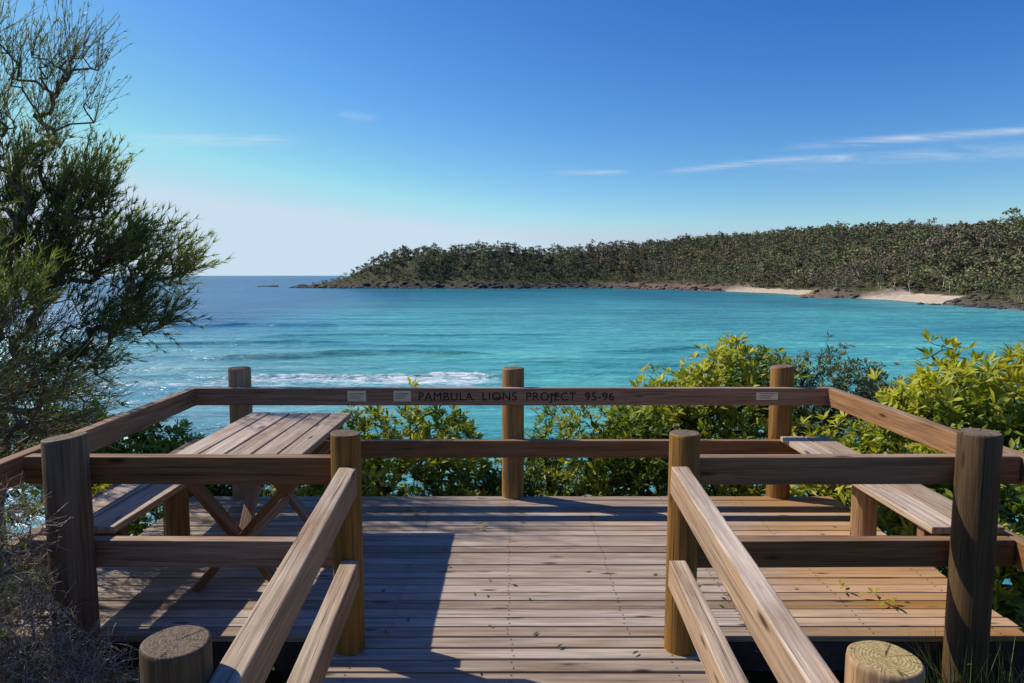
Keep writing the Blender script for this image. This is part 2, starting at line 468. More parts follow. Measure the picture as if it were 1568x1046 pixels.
def shrub(name, ell, n, L, Wd, per, mat, tone=.5, base=None, inner=.35):
    e = empty(name)
    vol = np.array([r[0]*r[1]+r[1]*r[2]+r[0]*r[2] for c, r in ell]); vol = vol/vol.sum()
    Cs, Ds, In = [], [], []
    for (c, r), v in zip(ell, vol):
        m = int(n*v); d = rdir(m); d[:, 2] = np.where(d[:, 2] < -.3, -d[:, 2], d[:, 2])
        rad = np.where(rng.random(m) < inner, rng.uniform(.35, .85, m), rng.uniform(.82, 1.0, m))
        rad = np.where(rng.random(m) < .09, rng.uniform(1.0, 1.22, m), rad)
        lump = .68+.74*fbm(d[:, 0]*2.6+c[0]*3+9, d[:, 1]*2.6+d[:, 2]*2.4+c[1], 3, 5)
        P = np.array(c)+d*np.array(r)*(rad*lump)[:, None]
        Cs.append(P); Ds.append(nrm(d/np.array(r)*np.mean(r)+np.array([0, 0, .7])+.35*rng.normal(size=(m, 3)))); In.append(rad)
    C = np.concatenate(Cs); D = np.concatenate(Ds); I = np.concatenate(In)
    V, F, N = leaves(C, D, per, L, Wd)
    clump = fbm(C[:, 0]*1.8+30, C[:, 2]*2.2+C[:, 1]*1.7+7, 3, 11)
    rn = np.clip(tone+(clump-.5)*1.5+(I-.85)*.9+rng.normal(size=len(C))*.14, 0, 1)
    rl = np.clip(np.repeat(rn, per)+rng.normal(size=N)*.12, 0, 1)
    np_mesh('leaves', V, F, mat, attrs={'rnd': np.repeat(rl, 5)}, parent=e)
    cx = np.mean([c[0] for c, r in ell]); cy = np.mean([c[1] for c, r in ell])
    if base is None: base = (cx, cy, float(ground_z(cx, cy))-.1)
    sel = rng.permutation(len(C))[:min(len(C), 420)]
    P, par, w, tips = grow([np.array(base), np.array(base)+np.array([0, 0, .25])], C[sel], .18, .02)
    V, F = tree_tubes(P, par, w, .0035, .5, 4, .05)
    np_mesh('stems', V, F, M_stem, parent=e)
    return e

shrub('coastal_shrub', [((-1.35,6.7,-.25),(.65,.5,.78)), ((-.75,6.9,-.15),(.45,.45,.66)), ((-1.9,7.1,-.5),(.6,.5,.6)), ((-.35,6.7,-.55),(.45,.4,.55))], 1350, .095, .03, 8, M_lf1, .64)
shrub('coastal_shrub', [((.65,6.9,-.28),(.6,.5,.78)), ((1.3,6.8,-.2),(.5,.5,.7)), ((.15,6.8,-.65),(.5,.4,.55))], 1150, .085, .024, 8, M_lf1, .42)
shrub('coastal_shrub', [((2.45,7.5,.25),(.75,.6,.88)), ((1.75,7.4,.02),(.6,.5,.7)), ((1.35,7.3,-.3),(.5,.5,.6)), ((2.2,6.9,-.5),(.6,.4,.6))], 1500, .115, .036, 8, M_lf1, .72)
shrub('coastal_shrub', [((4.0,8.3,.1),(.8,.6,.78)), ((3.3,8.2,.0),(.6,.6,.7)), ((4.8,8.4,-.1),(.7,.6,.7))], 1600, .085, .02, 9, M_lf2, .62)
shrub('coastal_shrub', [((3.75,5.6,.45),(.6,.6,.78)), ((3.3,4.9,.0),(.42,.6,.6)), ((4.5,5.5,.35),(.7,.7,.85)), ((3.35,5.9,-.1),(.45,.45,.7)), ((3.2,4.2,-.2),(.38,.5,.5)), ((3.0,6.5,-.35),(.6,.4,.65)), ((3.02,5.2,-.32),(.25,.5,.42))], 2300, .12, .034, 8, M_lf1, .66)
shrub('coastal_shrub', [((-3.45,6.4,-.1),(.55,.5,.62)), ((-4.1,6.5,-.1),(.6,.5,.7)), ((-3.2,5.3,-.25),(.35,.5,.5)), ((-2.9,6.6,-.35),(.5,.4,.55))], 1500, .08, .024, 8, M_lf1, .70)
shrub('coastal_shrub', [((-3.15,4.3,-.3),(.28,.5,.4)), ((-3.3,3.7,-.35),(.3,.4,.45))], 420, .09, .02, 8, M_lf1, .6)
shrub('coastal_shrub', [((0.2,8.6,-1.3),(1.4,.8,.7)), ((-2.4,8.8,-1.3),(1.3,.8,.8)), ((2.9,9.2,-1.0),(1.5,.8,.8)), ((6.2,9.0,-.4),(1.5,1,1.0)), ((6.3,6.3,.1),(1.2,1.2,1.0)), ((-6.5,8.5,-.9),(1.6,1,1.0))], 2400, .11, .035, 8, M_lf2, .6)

# ------------------------------------------------------------------ tea tree on the left
def in_ell(c, r, n, lo=.2):
    d = rdir(n); rad = rng.uniform(lo, 1, n)**.5
    return np.array(c)+d*np.array(r)*rad[:, None]
def sprays(tp, cc, K, tl, per, nl, ton, sc=1.0):
    C = np.repeat(tp, K, 0); out = nrm(C-cc)
    d = nrm(out*.8+np.array([0.3, 0, .5])+.5*rng.normal(size=C.shape))
    l = tl*rng.uniform(.4, 1.4, (len(C), 1))
    mid = C+d*l*.5+rng.normal(size=C.shape)*.012; end = C+d*l+np.array([0, 0, .03])
    V1, F1 = tubes(np.concatenate([C, mid]), np.concatenate([mid, end]), np.full(2*len(C), .0026*sc), np.full(2*len(C), .0018*sc), 3)
    pts = np.concatenate([C*(1-f)+end*f for f in (.4, .7, 1.0)]); dd = np.tile(nrm(end-C), (3, 1))
    V2, F2, N = needles(pts, dd, per, nl, .008*sc, (.15, .75), .05)
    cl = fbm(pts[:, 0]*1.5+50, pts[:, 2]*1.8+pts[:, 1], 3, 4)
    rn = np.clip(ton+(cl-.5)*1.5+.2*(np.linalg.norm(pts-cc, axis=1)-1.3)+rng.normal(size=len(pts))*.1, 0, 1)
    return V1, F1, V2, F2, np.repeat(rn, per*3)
def tea_tree(base, T, Tt, cc, K, per):
    e = empty('tea_tree')
    P, par, w, tips = grow([np.array(p) for p in base], np.concatenate([T, Tt]) if len(Tt) else T, .2, .03, .05)
    V, F = tree_tubes(P, par, w, .0058, .42, 6, .075)
    np_mesh('trunk_and_branches', V, F, M_bark, smooth=True, parent=e)
    cc = np.array(cc); tp = P[tips]
    isT = np.zeros(len(tp), bool)
    if len(Tt):
        dm = np.min(np.linalg.norm(tp[:, None]-Tt[None], axis=2), axis=1); isT = dm < 1e-4
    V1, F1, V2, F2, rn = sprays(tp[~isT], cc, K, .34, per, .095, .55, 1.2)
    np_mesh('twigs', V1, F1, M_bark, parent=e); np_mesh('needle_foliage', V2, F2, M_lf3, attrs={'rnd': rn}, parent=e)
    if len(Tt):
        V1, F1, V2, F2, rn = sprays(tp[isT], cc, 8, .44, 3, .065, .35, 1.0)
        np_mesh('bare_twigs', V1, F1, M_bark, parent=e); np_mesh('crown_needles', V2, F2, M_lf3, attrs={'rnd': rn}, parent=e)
T = []
for c, r, n in (((-4.55,7.2,2.2),(.55,.6,.5),60),((-3.85,7.2,2.0),(.42,.5,.36),44),((-4.1,7.1,1.45),(.5,.5,.27),40),((-5.3,7.3,1.9),(.7,.6,.5),64),
                ((-5.1,7.2,2.8),(.55,.5,.34),36),((-4.4,7.2,2.8),(.32,.4,.28),22),((-5.9,7.3,2.5),(.7,.6,.45),54),((-4.6,7.0,.95),(.4,.5,.2),12),
                ((-6.5,7.4,1.8),(.8,.7,.8),60),((-4.9,7.2,2.2),(.9,.7,.65),46)):
    T.append(in_ell(c, r, n))
Tt = np.concatenate([in_ell((-5.1,7.2,3.5),(.8,.6,.38),44), in_ell((-4.8,7.1,4.0),(.6,.5,.22),24), in_ell((-5.4,7.1,4.2),(.5,.5,.25),14), in_ell((-6.2,7.2,3.6),(.7,.6,.6),26), in_ell((-5.1,7.0,1.1),(.8,.6,.45),80), in_ell((-5.0,6.9,.5),(.7,.6,.5),70)])
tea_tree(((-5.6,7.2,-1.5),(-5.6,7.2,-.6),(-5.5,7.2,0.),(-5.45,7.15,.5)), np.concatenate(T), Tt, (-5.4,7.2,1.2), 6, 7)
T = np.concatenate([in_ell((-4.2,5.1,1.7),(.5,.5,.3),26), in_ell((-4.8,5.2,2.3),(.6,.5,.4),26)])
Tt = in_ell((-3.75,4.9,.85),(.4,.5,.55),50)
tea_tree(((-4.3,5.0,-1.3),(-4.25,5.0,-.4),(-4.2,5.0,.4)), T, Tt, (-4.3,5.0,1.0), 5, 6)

# ------------------------------------------------------------------ dry brush, bottom left
e = empty('dry_brush')
T = np.concatenate([in_ell((-2.38,3.0,.25),(.28,.3,.72),400), in_ell((-2.05,2.88,-.15),(.38,.26,.52),600), in_ell((-3.1,3.5,.2),(.4,.6,.7),120), in_ell((-1.76,2.88,-.50),(.42,.25,.38),440), in_ell((-2.25,2.5,-.1),(.35,.3,.6),120)])
T = T[T[:, 2] > -.8]
P, par, w, tips = grow([np.array((-2.3,2.9,-.9)), np.array((-2.28,2.9,-.7))], T, .07, .02, -.05)
V, F = tree_tubes(P, par, w, .0018, .38, 4, .018)
tp = P[tips]; C = np.repeat(tp, 7, 0)
d = nrm(.9*rng.normal(size=C.shape)+np.array([.2, 0, .15])); l = rng.uniform(.06, .18, (len(C), 1))
mid = C+d*l*.5+rng.normal(size=C.shape)*.012; end = mid+nrm(d+.6*rng.normal(size=C.shape))*l*.5
V1, F1 = tubes(np.concatenate([C, mid]), np.concatenate([mid, end]), np.full(2*len(C), .0016), np.full(2*len(C), .0010), 3)
VV = np.concatenate([V, V1])
rn = np.concatenate([np.repeat(rng.uniform(.0, .7, len(V)//8), 8), np.repeat(rng.uniform(.1, 1.0, len(V1)//6), 6)])
np_mesh('twigs', VV, [F, F1+len(V)], M_dry, attrs={'rnd': rn}, parent=e)
s = tp[rng.permutation(len(tp))[:620]]
V2, F2, N = needles(s, nrm(rng.normal(size=s.shape)+np.array([.2,0,.8])), 10, .06, .006, (.1, .8), .06)
np_mesh('sparse_leaves', V2, F2, M_lf3, attrs={'rnd': np.repeat(rng.uniform(.4, 1, N), 3)}, parent=e)

# ------------------------------------------------------------------ grass
def grass(name, pts, L, n_per, w=.006):
    C = np.repeat(pts, n_per, 0)+rng.normal(size=(len(pts)*n_per, 3))*np.array([.05, .05, 0])
    d = nrm(np.array([0, 0, 1.])+.45*rng.normal(size=C.shape)); d[:, 2] = np.abs(d[:, 2]); l = L*rng.uniform(.4, 1.2, (len(C), 1))
    s = nrm(np.cross(d, rdir(len(C))))*w/2; hd = d.copy(); hd[:, 2] = 0
    m = C+d*l*.55; t = m+nrm(d+hd*.9)*l*.45
    V = np.stack([C-s, C+s, m+s*.8, m-s*.8, t], 1).reshape(-1, 3); o = (np.arange(len(C))*5)[:, None]
    np_mesh(name, V, [o+np.array([[0, 1, 2, 3]]), o+np.array([[3, 2, 4]])], M_grass, attrs={'rnd': np.repeat(rng.random(len(C)), 5)})
def scatter(n, x0, x1, y0, y1):
    x = rng.uniform(x0, x1, n); y = rng.uniform(y0, y1, n); return np.stack([x, y, ground_z(x, y)-.01], 1)
grass('grass', np.concatenate([scatter(130, 1.05, 3.4, 2.2, 3.4), scatter(150, -3.4, -1.0, 2.3, 3.4), scatter(160, -3.8, -2.8, 3, 6.2), scatter(160, 2.85, 4, 3, 6.5)]), .22, 16)
grass('grass', scatter(120, 1.95, 2.75, 2.85, 3.25), .70, 12, .008)

C = np.stack([rng.uniform(-1.2, 2.5, 60), rng.uniform(3.1, 5.6, 60), np.full(60, .006)], 1)
V, F, N = leaves(C, np.tile([[0, 0, 1.]], (60, 1)), 1, .05, .016, (1.5, 1.56), .1)
V[:, 2] = np.clip(V[:, 2], .004, .03)
sp = np.array([[2.13, 3.86, .03], [2.17, 3.80, .02], [2.0, 3.98, .02], [-.25, 5.0, .01], [-.75, 5.3, .01]])
V2, F2, N2 = leaves(sp, np.tile([[0, 0, 1.]], (5, 1)), 5, .075, .02, (.9, 1.45), .1)
V2[:, 2] = np.clip(V2[:, 2], .004, .06)
np_mesh('fallen_leaves', np.concatenate([V, V2]), [F, F2+len(V)], M_lf1, attrs={'rnd': np.concatenate([np.repeat(rng.uniform(0, .5, N), 5), np.full(N2*5, .8)])})

# ------------------------------------------------------------------ near ground
gx = np.concatenate([-np.geomspace(400, 8, 30), np.arange(-7.75, 8, .25), np.geomspace(8, 400, 30)])
gy = np.concatenate([-np.geomspace(400, 3, 25), np.arange(-2.75, 12, .25), np.geomspace(12, 40, 30)])
X, Y = np.meshgrid(gx, gy); Z = ground_z(X, Y)
nx, ny = len(gx), len(gy)
def gridf(nx, ny):
    i = np.arange(nx-1)[None]+np.arange(ny-1)[:, None]*nx
    return np.stack([i, i+1, i+nx+1, i+nx], -1).reshape(-1, 4)
t = NT('bush_ground')
pos = t.n('ShaderNodeNewGeometry').outputs['Position']
n1 = t.noise(pos, 1.3, 5, .6); n2 = t.noise(pos, 22, 5, .7)
c = t.mix(t.ramp(n1, [(.4, 0.0), (.6, 1.0)]), t.ramp(n2, [(.3, (.05,.035,.02)), (.7, (.17,.12,.075))]), t.ramp(n2, [(.3, (.02,.03,.01)), (.7, (.09,.10,.035))]))
t.princ(c, .95, t.bump(n2, .8, .04), .1)
np_mesh('ground', np.stack([X, Y, Z], -1).reshape(-1, 3), gridf(nx, ny), t.m, smooth=True)

# ------------------------------------------------------------------ headland terrain
coast = np.array([(300,60),(262,150),(238,250),(226,300),(224,345),(230,382),(236,425),(228,452),(206,476),(210,492),(224,508),(224,580),(205,653),(172,735),(139,790),(95,812),(60,806),(10,792),(-36,790),(-80,800),(-120,797),(-165,812),(-205,815),(-240,826),(-268,846),(-272,858),(-250,880),(-180,930),(0,1000),(300,1150),(900,1350),(1600,1350),(1600,60)], float)
def coast_sd(x, y):
    P = np.stack([x.ravel(), y.ravel()], -1); n = len(coast)
    best = np.full(len(P), 1e9); ins = np.zeros(len(P), bool)
    for i in range(n):
        a = coast[i]; b2 = coast[(i+1) % n]; ab = b2-a
        tt = np.clip(((P-a)@ab)/(ab@ab), 0, 1); dd = np.linalg.norm(P-a-tt[:, None]*ab, axis=1)
        best = np.minimum(best, dd)
        c = ((a[1] > P[:, 1]) != (b2[1] > P[:, 1]))
        xx = (b2[0]-a[0])*(P[:, 1]-a[1])/(b2[1]-a[1]+1e-12)+a[0]
        ins ^= c & (P[:, 0] < xx)
    return np.where(ins, best, -best).reshape(x.shape)
capu = [-.32,-.29,-.243,-.21,-.176,-.128,-.023,.082,.207,.331,.446,.59,.75,1.0,1.6]
capv = [0,3,12,25,34,42,53,56,52,54,55,52,45,43,43]
def beachness(x, y):
    b1 = sstep(505, 520, y)*(1-sstep(640, 670, y)); b2 = sstep(350, 362, y)*(1-sstep(440, 455, y))
    return np.clip(b1+b2, 0, 1)*(x > 150)
def land_h(x, y):
    s = coast_sd(x, y)+7*(fbm(x*.03+5, y*.03+5, 3, 2)-.5)
    u = x/np.maximum(y, 1)
    cap = np.interp(u, capu, capv)
    be = beachness(x, y)
    se = np.maximum(s-be*20, 0)
    wdt = 60+90*sstep(-.2, .1, u)
    h = cap*(sstep(0, 1, se/wdt)*.65+.35*np.clip(se/(wdt*1.4), 0, 1))
    rk = 1-.75*sstep(360, 335, y)
    rocky = (1-be)*rk*np.clip(s/7, 0, 1)*(2.0+4.0*fbm(x*.05, y*.05, 4, 6)*np.minimum(1, cap/20))
    h = h+rocky+be*np.clip(s, 0, 24)*.10+.3
    h = h+6*(fbm(x*.012+3, y*.012, 3, 9)-.5)*np.clip(s/60, 0, 1)
    h = np.where(s > 0, h, np.maximum(s*.15, -3))
    return h, s, be
gx = np.arange(-300, 960, 4.0); gy = np.concatenate([np.arange(60, 900, 4.0), np.arange(900, 1400, 10.)])
X, Y = np.meshgrid(gx, gy); H, S, BE = land_h(X, Y)
nz = fbm(X*.08, Y*.08, 4, 21)
sand = np.array([.58,.47,.345]); red = np.array([.20,.13,.10]); drk = np.array([.10,.085,.07]); ochre = np.array([.30,.21,.13]); flo = np.array([.09,.085,.042])
def redness(x, y): return sstep(100, 140, x)*sstep(630, 700, y)*.8
zr = redness(X, Y); zo = np.exp(-((Y-482)/20)**2)*.75
rock = drk*(1-zr[..., None])+red*zr[..., None]; rock = rock*(1-zo[..., None])+ochre*zo[..., None]
rock = rock*(.55+.9*nz[..., None])
fm = sstep(5, 10, S+8*(nz-.5)-BE*20-6*zr)
col = rock*(1-fm[..., None])+flo*fm[..., None]
sm = BE*(S < 26+8*(nz-.5)); col = col*(1-sm[..., None])+sand*sm[..., None]
colr = np.concatenate([col, np.ones(col.shape[:2]+(1,))], -1)
t = NT('headland_ground'); ca = t.n('ShaderNodeVertexColor', layer_name='col')
pos = t.n('ShaderNodeNewGeometry').outputs['Position']; n1 = t.noise(pos, .35, 5, .7)
t.princ(t.mix(1.0, ca.outputs[0], t.ramp(n1, [(.3, .6), (.7, 1.3)]), 'MULTIPLY'), .95, t.bump(n1, .6, 1.2), .1)
np_mesh('headland', np.stack([X, Y, H+SEA], -1).reshape(-1, 3), gridf(len(gx), len(gy)), t.m, smooth=True, cols={'col': colr.reshape(-1, 4)})

# forest
def tree_tpl(seed):
    r = np.random.default_rng(seed)
    kind = seed % 4      # 0 tall open gum, 1-2 full crown, 3 understorey
    top = np.array([r.normal()*.06, r.normal()*.06, .72])
    segs = [(np.zeros(3), top*.5, .018, .014), (top*.5, top, .014, .009)]
    clumps = []
    zlo = {0: .50, 1: .28, 2: .1, 3: .03}[kind]
    for i in range({0: 7, 1: 10, 2: 11, 3: 11}[kind]):
        a = r.uniform(0, 6.28); z = r.uniform(zlo, .93); q = r.uniform(.05, .40)*math.sqrt(max(.12, 1-((z-.42)/.60)**2))
        c = np.array([math.cos(a)*q, math.sin(a)*q, z]); clumps.append((c, r.uniform(.10, .17)))
        if i < 4 and kind != 3: segs.append((top*r.uniform(.35, .9), c, .008, .005))
    V1, F1 = tubes(*[np.array([s[k] for s in segs]) for k in range(4)], 3)
    nT = len(V1)
    C = []
    for c, rad in clumps:
        m = 13; d = nrm(r.normal(size=(m, 3))); C.append(c+d*np.array([1.15, 1.15, .8])*rad*r.uniform(.4, 1.1, (m, 1)))
    C = np.concatenate(C); m = len(C)
    a1 = nrm(r.normal(size=(m, 3))*np.array([1, 1, .7])); a2 = nrm(np.cross(a1, r.normal(size=(m, 3)))); sz = r.uniform(.026, .065, (m, 1))
    Q = np.stack([C-a1*sz*1.2, C+a2*sz*.9, C+a1*sz, C-a2*sz], 1).reshape(-1, 3)
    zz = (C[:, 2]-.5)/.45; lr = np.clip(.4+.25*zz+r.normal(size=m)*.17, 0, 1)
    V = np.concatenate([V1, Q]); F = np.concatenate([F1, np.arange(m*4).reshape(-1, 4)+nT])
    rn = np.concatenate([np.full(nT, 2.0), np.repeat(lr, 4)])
    return V, F, rn
tpls = [tree_tpl(100+i) for i in range(12)]
sp = 6.6
gx = np.arange(-290, 760, sp); gy = np.arange(150, 1080, sp)
X, Y = np.meshgrid(gx, gy); X = X+rng.uniform(-.6, .6, X.shape)*sp; Y = Y+rng.uniform(-.6, .6, Y.shape)*sp
H, S, BE = land_h(X, Y)
U = X/Y
ok = (S > 5+BE*20+6*redness(X, Y)+4*rng.random(S.shape)) & (S < 215) & (U < .95) & (H > 1.0) & (rng.random(S.shape) < .92)
tx, ty, tz, ts, tu = X[ok], Y[ok], H[ok], S[ok], U[ok]
print('forest trees', len(tx))
which = rng.integers(0, len(tpls), len(tx))
kd = which % 4
hgt = (7.5+6*rng.random(len(tx))+6*(rng.random(len(tx)) < .14)*rng.random(len(tx)))*np.where(kd == 3, .6, np.where(kd == 0, 1.15, 1.0))
hgt = hgt*(.45+.55*sstep(3, 40, ts))*(.45+.55*sstep(-.28, -.15, tu))
rot = rng.uniform(0, 6.28, len(tx)); wid = hgt*rng.uniform(.8, 1.25, len(tx))*np.where(kd == 3, 1.6, 1.05)
tone = np.clip(.46+1.1*(fbm(tx*.016+7, ty*.016, 3, 31)-.5)+rng.normal(size=len(tx))*.25, 0, 1)
tr2 = np.where(rng.random(len(tx)) < .45, 1.0, 0.0)
VV, FF, RN, TN, TR = [], [], [], [], []; off = 0
for k, (V, F, rn) in enumerate(tpls):
    i = np.where(which == k)[0]; c, s = np.cos(rot[i])[:, None], np.sin(rot[i])[:, None]
    x = (V[:, 0]*c-V[:, 1]*s)*wid[i][:, None]+tx[i][:, None]; y = (V[:, 0]*s+V[:, 1]*c)*wid[i][:, None]+ty[i][:, None]
    z = V[:, 2]*hgt[i][:, None]+tz[i][:, None]+SEA-.3
    VV.append(np.stack([x, y, z], -1).reshape(-1, 3)); n = len(V)
    FF.append((F[None]+(np.arange(len(i))*n)[:, None, None]).reshape(-1, 4)+off); off += n*len(i)
    RN.append(np.tile(rn, len(i))); TN.append(np.repeat(tone[i], n)); TR.append(np.repeat(tr2[i], n))
t = NT('eucalypt_foliage')
a = t.n('ShaderNodeAttribute', attribute_name='rnd').outputs['Fac']; tn = t.n('ShaderNodeAttribute', attribute_name='tone').outputs['Fac']
tq = t.n('ShaderNodeAttribute', attribute_name='pale').outputs['Fac']
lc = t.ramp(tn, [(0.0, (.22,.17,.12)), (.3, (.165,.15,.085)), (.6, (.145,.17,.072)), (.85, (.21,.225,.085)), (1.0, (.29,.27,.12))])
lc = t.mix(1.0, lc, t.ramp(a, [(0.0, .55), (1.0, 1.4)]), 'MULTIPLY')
colx = t.mix(t.math('GREATER_THAN', a, 1.5), lc, t.mix(tq, (.18,.14,.11), (.66,.60,.50)))
t.princ(colx, .75, None, .2)
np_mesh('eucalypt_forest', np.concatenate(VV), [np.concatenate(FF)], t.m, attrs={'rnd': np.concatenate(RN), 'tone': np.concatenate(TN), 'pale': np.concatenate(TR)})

# shore rocks
def rocks(name, pts, rad, col, seed=0):
    import bmesh
    bm = bmesh.new(); bmesh.ops.create_icosphere(bm, subdivisions=2, radius=1)
    bv = np.array([v.co[:] for v in bm.verts]); bf = np.array([[v.index for v in f.verts] for f in bm.faces]); bm.free()
    n = len(pts); V = np.repeat(bv[None], n, 0)
    r = 1+.45*(vnoise(V[..., 0]*1.6+np.arange(n)[:, None]*3.1, V[..., 1]*1.6+V[..., 2]*1.9+50, 2)-.5)*2*.7
    V = V*r[..., None]*rad[:, None, None]*np.stack([rng.uniform(.8, 1.9, n), rng.uniform(.8, 1.5, n), rng.uniform(.35, .75, n)], -1)[:, None]
    V = V+pts[:, None]
    c = np.repeat(np.concatenate([col*rng.uniform(.6, 1.35, (n, 1)), np.ones((n, 1))], 1), len(bv), 0)
    F = (bf[None]+(np.arange(n)*len(bv))[:, None, None]).reshape(-1, 3)
    np_mesh(name, V.reshape(-1, 3), F, M_rock, cols={'col': c})
t = NT('shore_rock'); ca = t.n('ShaderNodeVertexColor', layer_name='col')
pos = t.n('ShaderNodeNewGeometry').outputs['Position']; n1 = t.noise(pos, .9, 5, .7)
t.princ(t.mix(1.0, ca.outputs[0], t.ramp(n1, [(.3, .55), (.7, 1.3)]), 'MULTIPLY'), .9, t.bump(n1, .9, .6), .2); M_rock = t.m
pp, rr, cl = [], [], []
for i in range(2, 27):
    a = coast[i]; b2 = coast[i+1]; L = np.linalg.norm(b2-a); dens = .5 if a[1] < 350 else 1.4
    n = int(L/dens)
    f = rng.random(n); q = a+(b2-a)*f[:, None]+rng.normal(size=(n, 2))*(7 if a[1] < 350 else 4)+(np.array([4, 0]) if a[1] < 350 else 0)
    be = beachness(q[:, 0], q[:, 1]); keep = rng.random(n) > be*1.05
    q = q[keep]
    z1 = redness(q[:, 0], q[:, 1])[:, None]; z2 = .75*np.exp(-((q[:, 1]-482)/20)**2)[:, None]
    c = (drk*(1-z1)+red*z1)*(1-z2)+ochre*z2
    hh = np.maximum(land_h(q[:, 0], q[:, 1])[0], 0)
    pp.append(np.stack([q[:, 0], q[:, 1], hh+SEA], 1)); rr.append(rng.uniform(.5, 2.2, len(q))*np.clip(q[:, 1]/500, .6, 1.4)); cl.append(c)
isl = np.stack([rng.uniform(-345, -318, 26), rng.normal(size=26)*6+930, np.full(26, SEA)], 1)
pp.append(isl); rr.append(rng.uniform(1, 3, 26)); cl.append(np.tile(drk, (26, 1)))
rocks('shore_rocks', np.concatenate(pp), np.concatenate(rr), np.concatenate(cl))

# ------------------------------------------------------------------ sea
gx = np.concatenate([-np.geomspace(60000, 210, 30), np.arange(-200, 201, 2.5), np.geomspace(210, 60000, 30)])
gy = np.concatenate([np.arange(20, 60, 4), np.arange(60, 330, 1.1), np.geomspace(332, 60000, 90)])
X, Y = np.meshgrid(gx, gy)
fade = np.exp(-Y/260)*(1-sstep(250, 328, Y))
warp = 14*fbm(X*.012+9, Y*.01, 3, 41)
ph = (Y+warp*1.6+X*.10)/19*2*np.pi
Z = .62*(np.abs(np.sin(ph/2))**.6*-1+.5)*fade*2*(.25+1.2*fbm(X*.02, Y*.03, 2, 44))
def breaker(x0, x1, ya, slope, hgt, wd):
    yc = ya+slope*(X-x0)+5*(fbm(X*.05, X*0+ya, 3, 5)-.5)*2
    env = sstep(x0, x0+14, X)*(1-sstep(x1-14, x1, X))
    return yc, env, hgt*env*np.exp(-((Y-yc)/wd)**2)
foam = np.zeros_like(X); crest = np.zeros_like(X)
for x0, x1, ya, sl, hg, fo, fw in ((-52, 6, 103, .05, .7, 1.0, 22), (-78, -16, 93, .06, .45, .8, 14), (-62, 2, 126, .06, .8, .12, 4), (-10, 38, 118, -.06, .5, 0, 4), (-60, -26, 74, .1, .35, .65, 10), (-95, -45, 110, .05, .4, .6, 9), (-110,-30,150,.05,.7,.12,4), (-70,20,172,.03,.6,0,4), (10,60,140,-.03,.5,0,4), (-120,0,205,.03,.5,0,4)):
    yc, env, zz = breaker(x0, x1, ya, sl, hg, 1.9); Z = Z+zz
    dy = yc-Y
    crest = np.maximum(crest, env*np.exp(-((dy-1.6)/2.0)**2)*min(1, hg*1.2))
    foam = np.maximum(foam, fo*env*sstep(-1.5, .8, dy)*(1-sstep(fw*.1, fw, dy))*(.7+.5*fbm(X*.08, Y*.1, 3, 77)))
S = coast_sd(X, Y)
fn = fbm(X*.03+2, Y*.02, 3, 61)
foam = np.maximum(foam, .8*sstep(-9, -2, S)*(Y < 480)*(X > 100)*sstep(.42, .6, fn+.1*(Y < 350)))
foam = np.maximum(foam, .3*sstep(-5, -1, S)*(X > -300)*(X<400))
U = X/Y
deep = np.array([.014,.095,.225]); teal = np.array([.02,.185,.22]); turq = np.array([.07,.37,.37]); pale = np.array([.14,.31,.36])
n1 = fbm(X*.006+3, Y*.004+2, 4, 71); n2 = fbm(X*.02+3, Y*.008+2, 3, 73)
f_left = sstep(.03, -.40, U+(n1-.5)*.4)
f_far = sstep(190, 520, Y+(n1-.5)*220)
c = turq[None, None]*(1-f_far[..., None])+teal*f_far[..., None]
k1 = (f_left*sstep(105, 230, Y)*.94)[..., None]; c = c*(1-k1)+deep*k1
fp = (f_left*(1-sstep(90, 200, Y)))[..., None]*.8; c = c*(1-fp)+pale*fp
of = sstep(900, 1800, Y)[..., None]; c = c*(1-of)+deep*.8*of
c = c*(.70+.60*n2[..., None])
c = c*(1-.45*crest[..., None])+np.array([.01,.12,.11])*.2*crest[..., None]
sh = (sstep(-45, -3, S)*(X > 120)*(Y < 700))[..., None]*.5; c = c*(1-sh)+np.array([.12,.36,.34])*sh
colr = np.concatenate([c, np.ones(c.shape[:2]+(1,))], -1)
t = NT('sea_water'); ca = t.n('ShaderNodeVertexColor', layer_name='col')
fa = t.n('ShaderNodeAttribute', attribute_name='foam').outputs['Fac']
pos = t.n('ShaderNodeNewGeometry').outputs['Position']
r1 = t.noise(pos, 1.0, 4, .62, (.30, .85, 1)); r2 = t.noise(pos, 1.0, 4, .65, (.05, .22, 1), dist=.5)
r3 = t.noise(pos, 1.0, 4, .65, (.010, .05, 1), dist=.6)
h = t.math('ADD', t.math('MULTIPLY', r1, .5), t.math('MULTIPLY', r2, 1.7))
bmp = t.bump(h, .95, 1.1)
base = t.mix(t.ramp(r3, [(.36, 0.0), (.62, 1.0)]), t.mix(1.0, ca.outputs[0], (.62,.76,.85), 'MULTIPLY'), t.mix(1.0, ca.outputs[0], (1.4,1.16,1.06), 'MULTIPLY'))
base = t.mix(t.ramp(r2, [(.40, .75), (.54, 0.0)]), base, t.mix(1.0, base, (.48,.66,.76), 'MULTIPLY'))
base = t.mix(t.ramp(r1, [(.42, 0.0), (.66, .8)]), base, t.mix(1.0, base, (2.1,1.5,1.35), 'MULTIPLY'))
fnz = t.noise(pos, 1.0, 6, .75, (.45, .9, 1), dist=1.0)
fm = t.math('SUBTRACT', t.math('ADD', t.math('MULTIPLY', fa, .42), fnz), .78)
fm = t.math('MULTIPLY', fm, 5.0, clamp=True)
fm = t.math('MULTIPLY', fm, t.math('GREATER_THAN', fa, .02))
base = t.mix(fm, base, (.78,.82,.84))
t.princ(base, t.math('MULTIPLY_ADD', fm, .5, .25), bmp, .2)
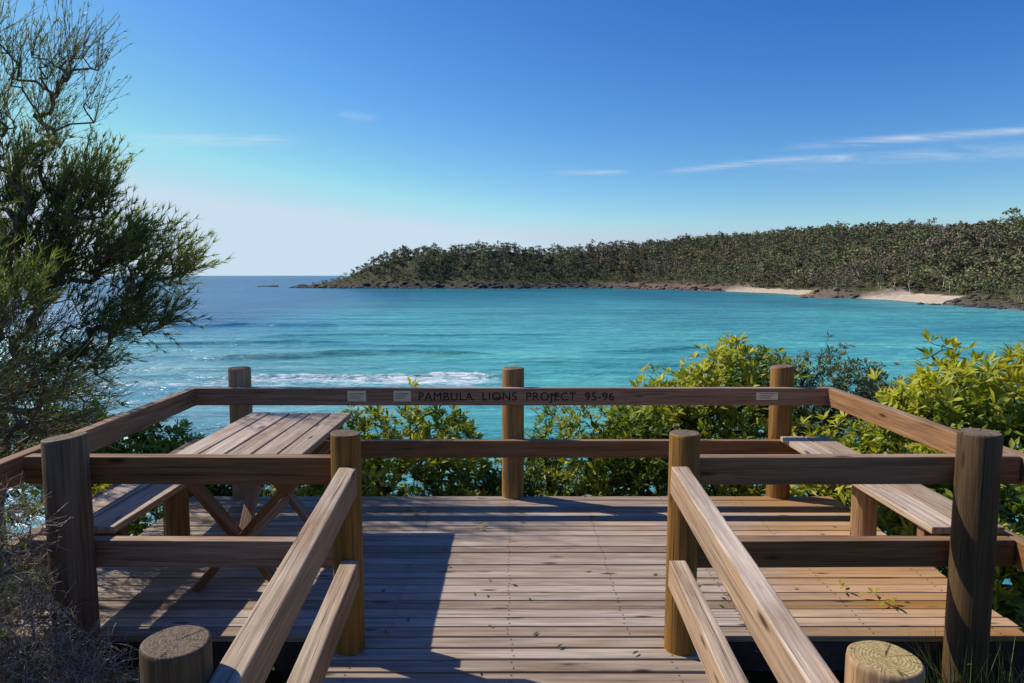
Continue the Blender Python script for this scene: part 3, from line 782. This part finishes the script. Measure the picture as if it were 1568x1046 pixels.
np_mesh('sea', np.stack([X, Y, Z+SEA], -1).reshape(-1, 3), gridf(len(gx), len(gy)), t.m, smooth=True, attrs={'foam': foam.ravel()}, cols={'col': colr.reshape(-1, 4)})

# ------------------------------------------------------------------ world
w = bpy.data.worlds.new('World'); scene.world = w; w.use_nodes = True
nt = w.node_tree; nt.nodes.clear()
class WT(NT):
    def __init__(s): s.t = nt
t = WT()
out = t.n('ShaderNodeOutputWorld'); bg = t.n('ShaderNodeBackground'); bg.inputs[1].default_value = .118
sky = t.n('ShaderNodeTexSky', sky_type='NISHITA'); sky.sun_disc = False
sky.sun_elevation = math.asin(SUN[2]); sky.sun_rotation = math.atan2(SUN[0], SUN[1])
sky.altitude = 0; sky.air_density = 1.0; sky.dust_density = .3; sky.ozone_density = 1.2
# deepen the blue of the clear sky: per-channel power on the sky's own gradient, no warm haze band
ss = t.n('ShaderNodeSeparateColor'); t.l(sky.outputs[0], ss.inputs[0])
ch = []
for i, (p, k) in enumerate(((2.0, .90), (1.62, .98), (.98, 1.12))):
    c0 = t.math('MULTIPLY', ss.outputs[i], .16)
    ch.append(t.math('MULTIPLY', t.math('POWER', c0, p), k/.16))
ch[2] = t.math('MAXIMUM', ch[2], t.math('MULTIPLY', ch[1], .98))
ch[2] = t.math('MINIMUM', ch[2], 7.3)
ch[1] = t.math('MINIMUM', ch[1], t.math('MULTIPLY', ch[2], .85))
ch[0] = t.math('MINIMUM', ch[0], t.math('MULTIPLY', ch[1], .80))
cc2 = t.n('ShaderNodeCombineColor')
for i in range(3): t.l(ch[i], cc2.inputs[i])
tc = t.n('ShaderNodeTexCoord').outputs['Generated']
sp = t.n('ShaderNodeSeparateXYZ'); t.l(tc, sp.inputs[0])
yy = t.math('MAXIMUM', sp.outputs[1], .05)
u = t.math('DIVIDE', sp.outputs[0], yy); v = t.math('DIVIDE', sp.outputs[2], yy)
cb = t.n('ShaderNodeCombineXYZ'); t.l(u, cb.inputs[0]); t.l(v, cb.inputs[1])
st = t.n('ShaderNodeMapping'); st.inputs['Rotation'].default_value = (0, 0, -.08); st.inputs['Scale'].default_value = (7, 75, 1); t.l(cb.outputs[0], st.inputs[0])
nz = t.n('ShaderNodeTexNoise'); nz.inputs['Scale'].default_value = 1; nz.inputs['Detail'].default_value = 6; nz.inputs['Roughness'].default_value = .65; nz.inputs['Distortion'].default_value = .8; t.l(st.outputs[0], nz.inputs['Vector'])
wisp = t.ramp(nz.outputs[0], [(.34, 0.0), (.62, 1.0)])
tot = None
for u0, v0, u1, v1, wd, am in ((.23,.149,.375,.1635,.0036,.95),(.44,.186,.80,.211,.005,.95),(-.56,.193,-.32,.192,.007,.7),(.06,.146,.16,.148,.003,.75),(-.245,.228,-.195,.222,.005,.3),(.375,.163,.49,.169,.0042,.65),(.4,.16,.8,.182,.011,.4),(-.32,.094,-.21,.096,.003,.35)):
    b1 = (v1-v0)/(u1-u0); uc = (u0+u1)/2; hw = (u1-u0)/2
    dv = t.math('DIVIDE', t.math('SUBTRACT', v, t.math('MULTIPLY_ADD', u, b1, v0-b1*u0)), wd)
    du = t.math('DIVIDE', t.math('SUBTRACT', u, uc), hw)
    g = t.math('EXPONENT', t.math('MULTIPLY', t.math('ADD', t.math('MULTIPLY', dv, dv), t.math('POWER', t.math('ABSOLUTE', du), 4.0)), -1.0))
    g = t.math('MULTIPLY', g, am)
    tot = g if tot is None else t.math('ADD', tot, g)
cm = t.math('MULTIPLY', t.math('MULTIPLY', tot, wisp), .75, clamp=True)
front = t.math('GREATER_THAN', sp.outputs[1], .1)
cm = t.math('MULTIPLY', cm, front)
col = t.mix(cm, cc2.outputs[0], (5.8, 6.5, 7.4))
t.l(col, bg.inputs[0]); t.l(bg.outputs[0], out.inputs[0])

sl = bpy.data.lights.new('sun', 'SUN'); sl.energy = 5.0; sl.angle = R(.5); sl.color = (1, .92, .80)
so = link(bpy.data.objects.new('sun', sl)); so.rotation_euler = Vector(-SUN).to_track_quat('-Z', 'Y').to_euler()

cam = bpy.data.cameras.new('camera'); cam.lens = 24; cam.sensor_width = 36; cam.clip_start = .05; cam.clip_end = 120000
co = link(bpy.data.objects.new('camera', cam)); co.location = (0, 0, 1.9); co.rotation_euler = (R(90-5.52), 0, 0)
scene.camera = co
scene.view_settings.view_transform = 'Standard'; scene.view_settings.look = 'None'; scene.view_settings.exposure = 0
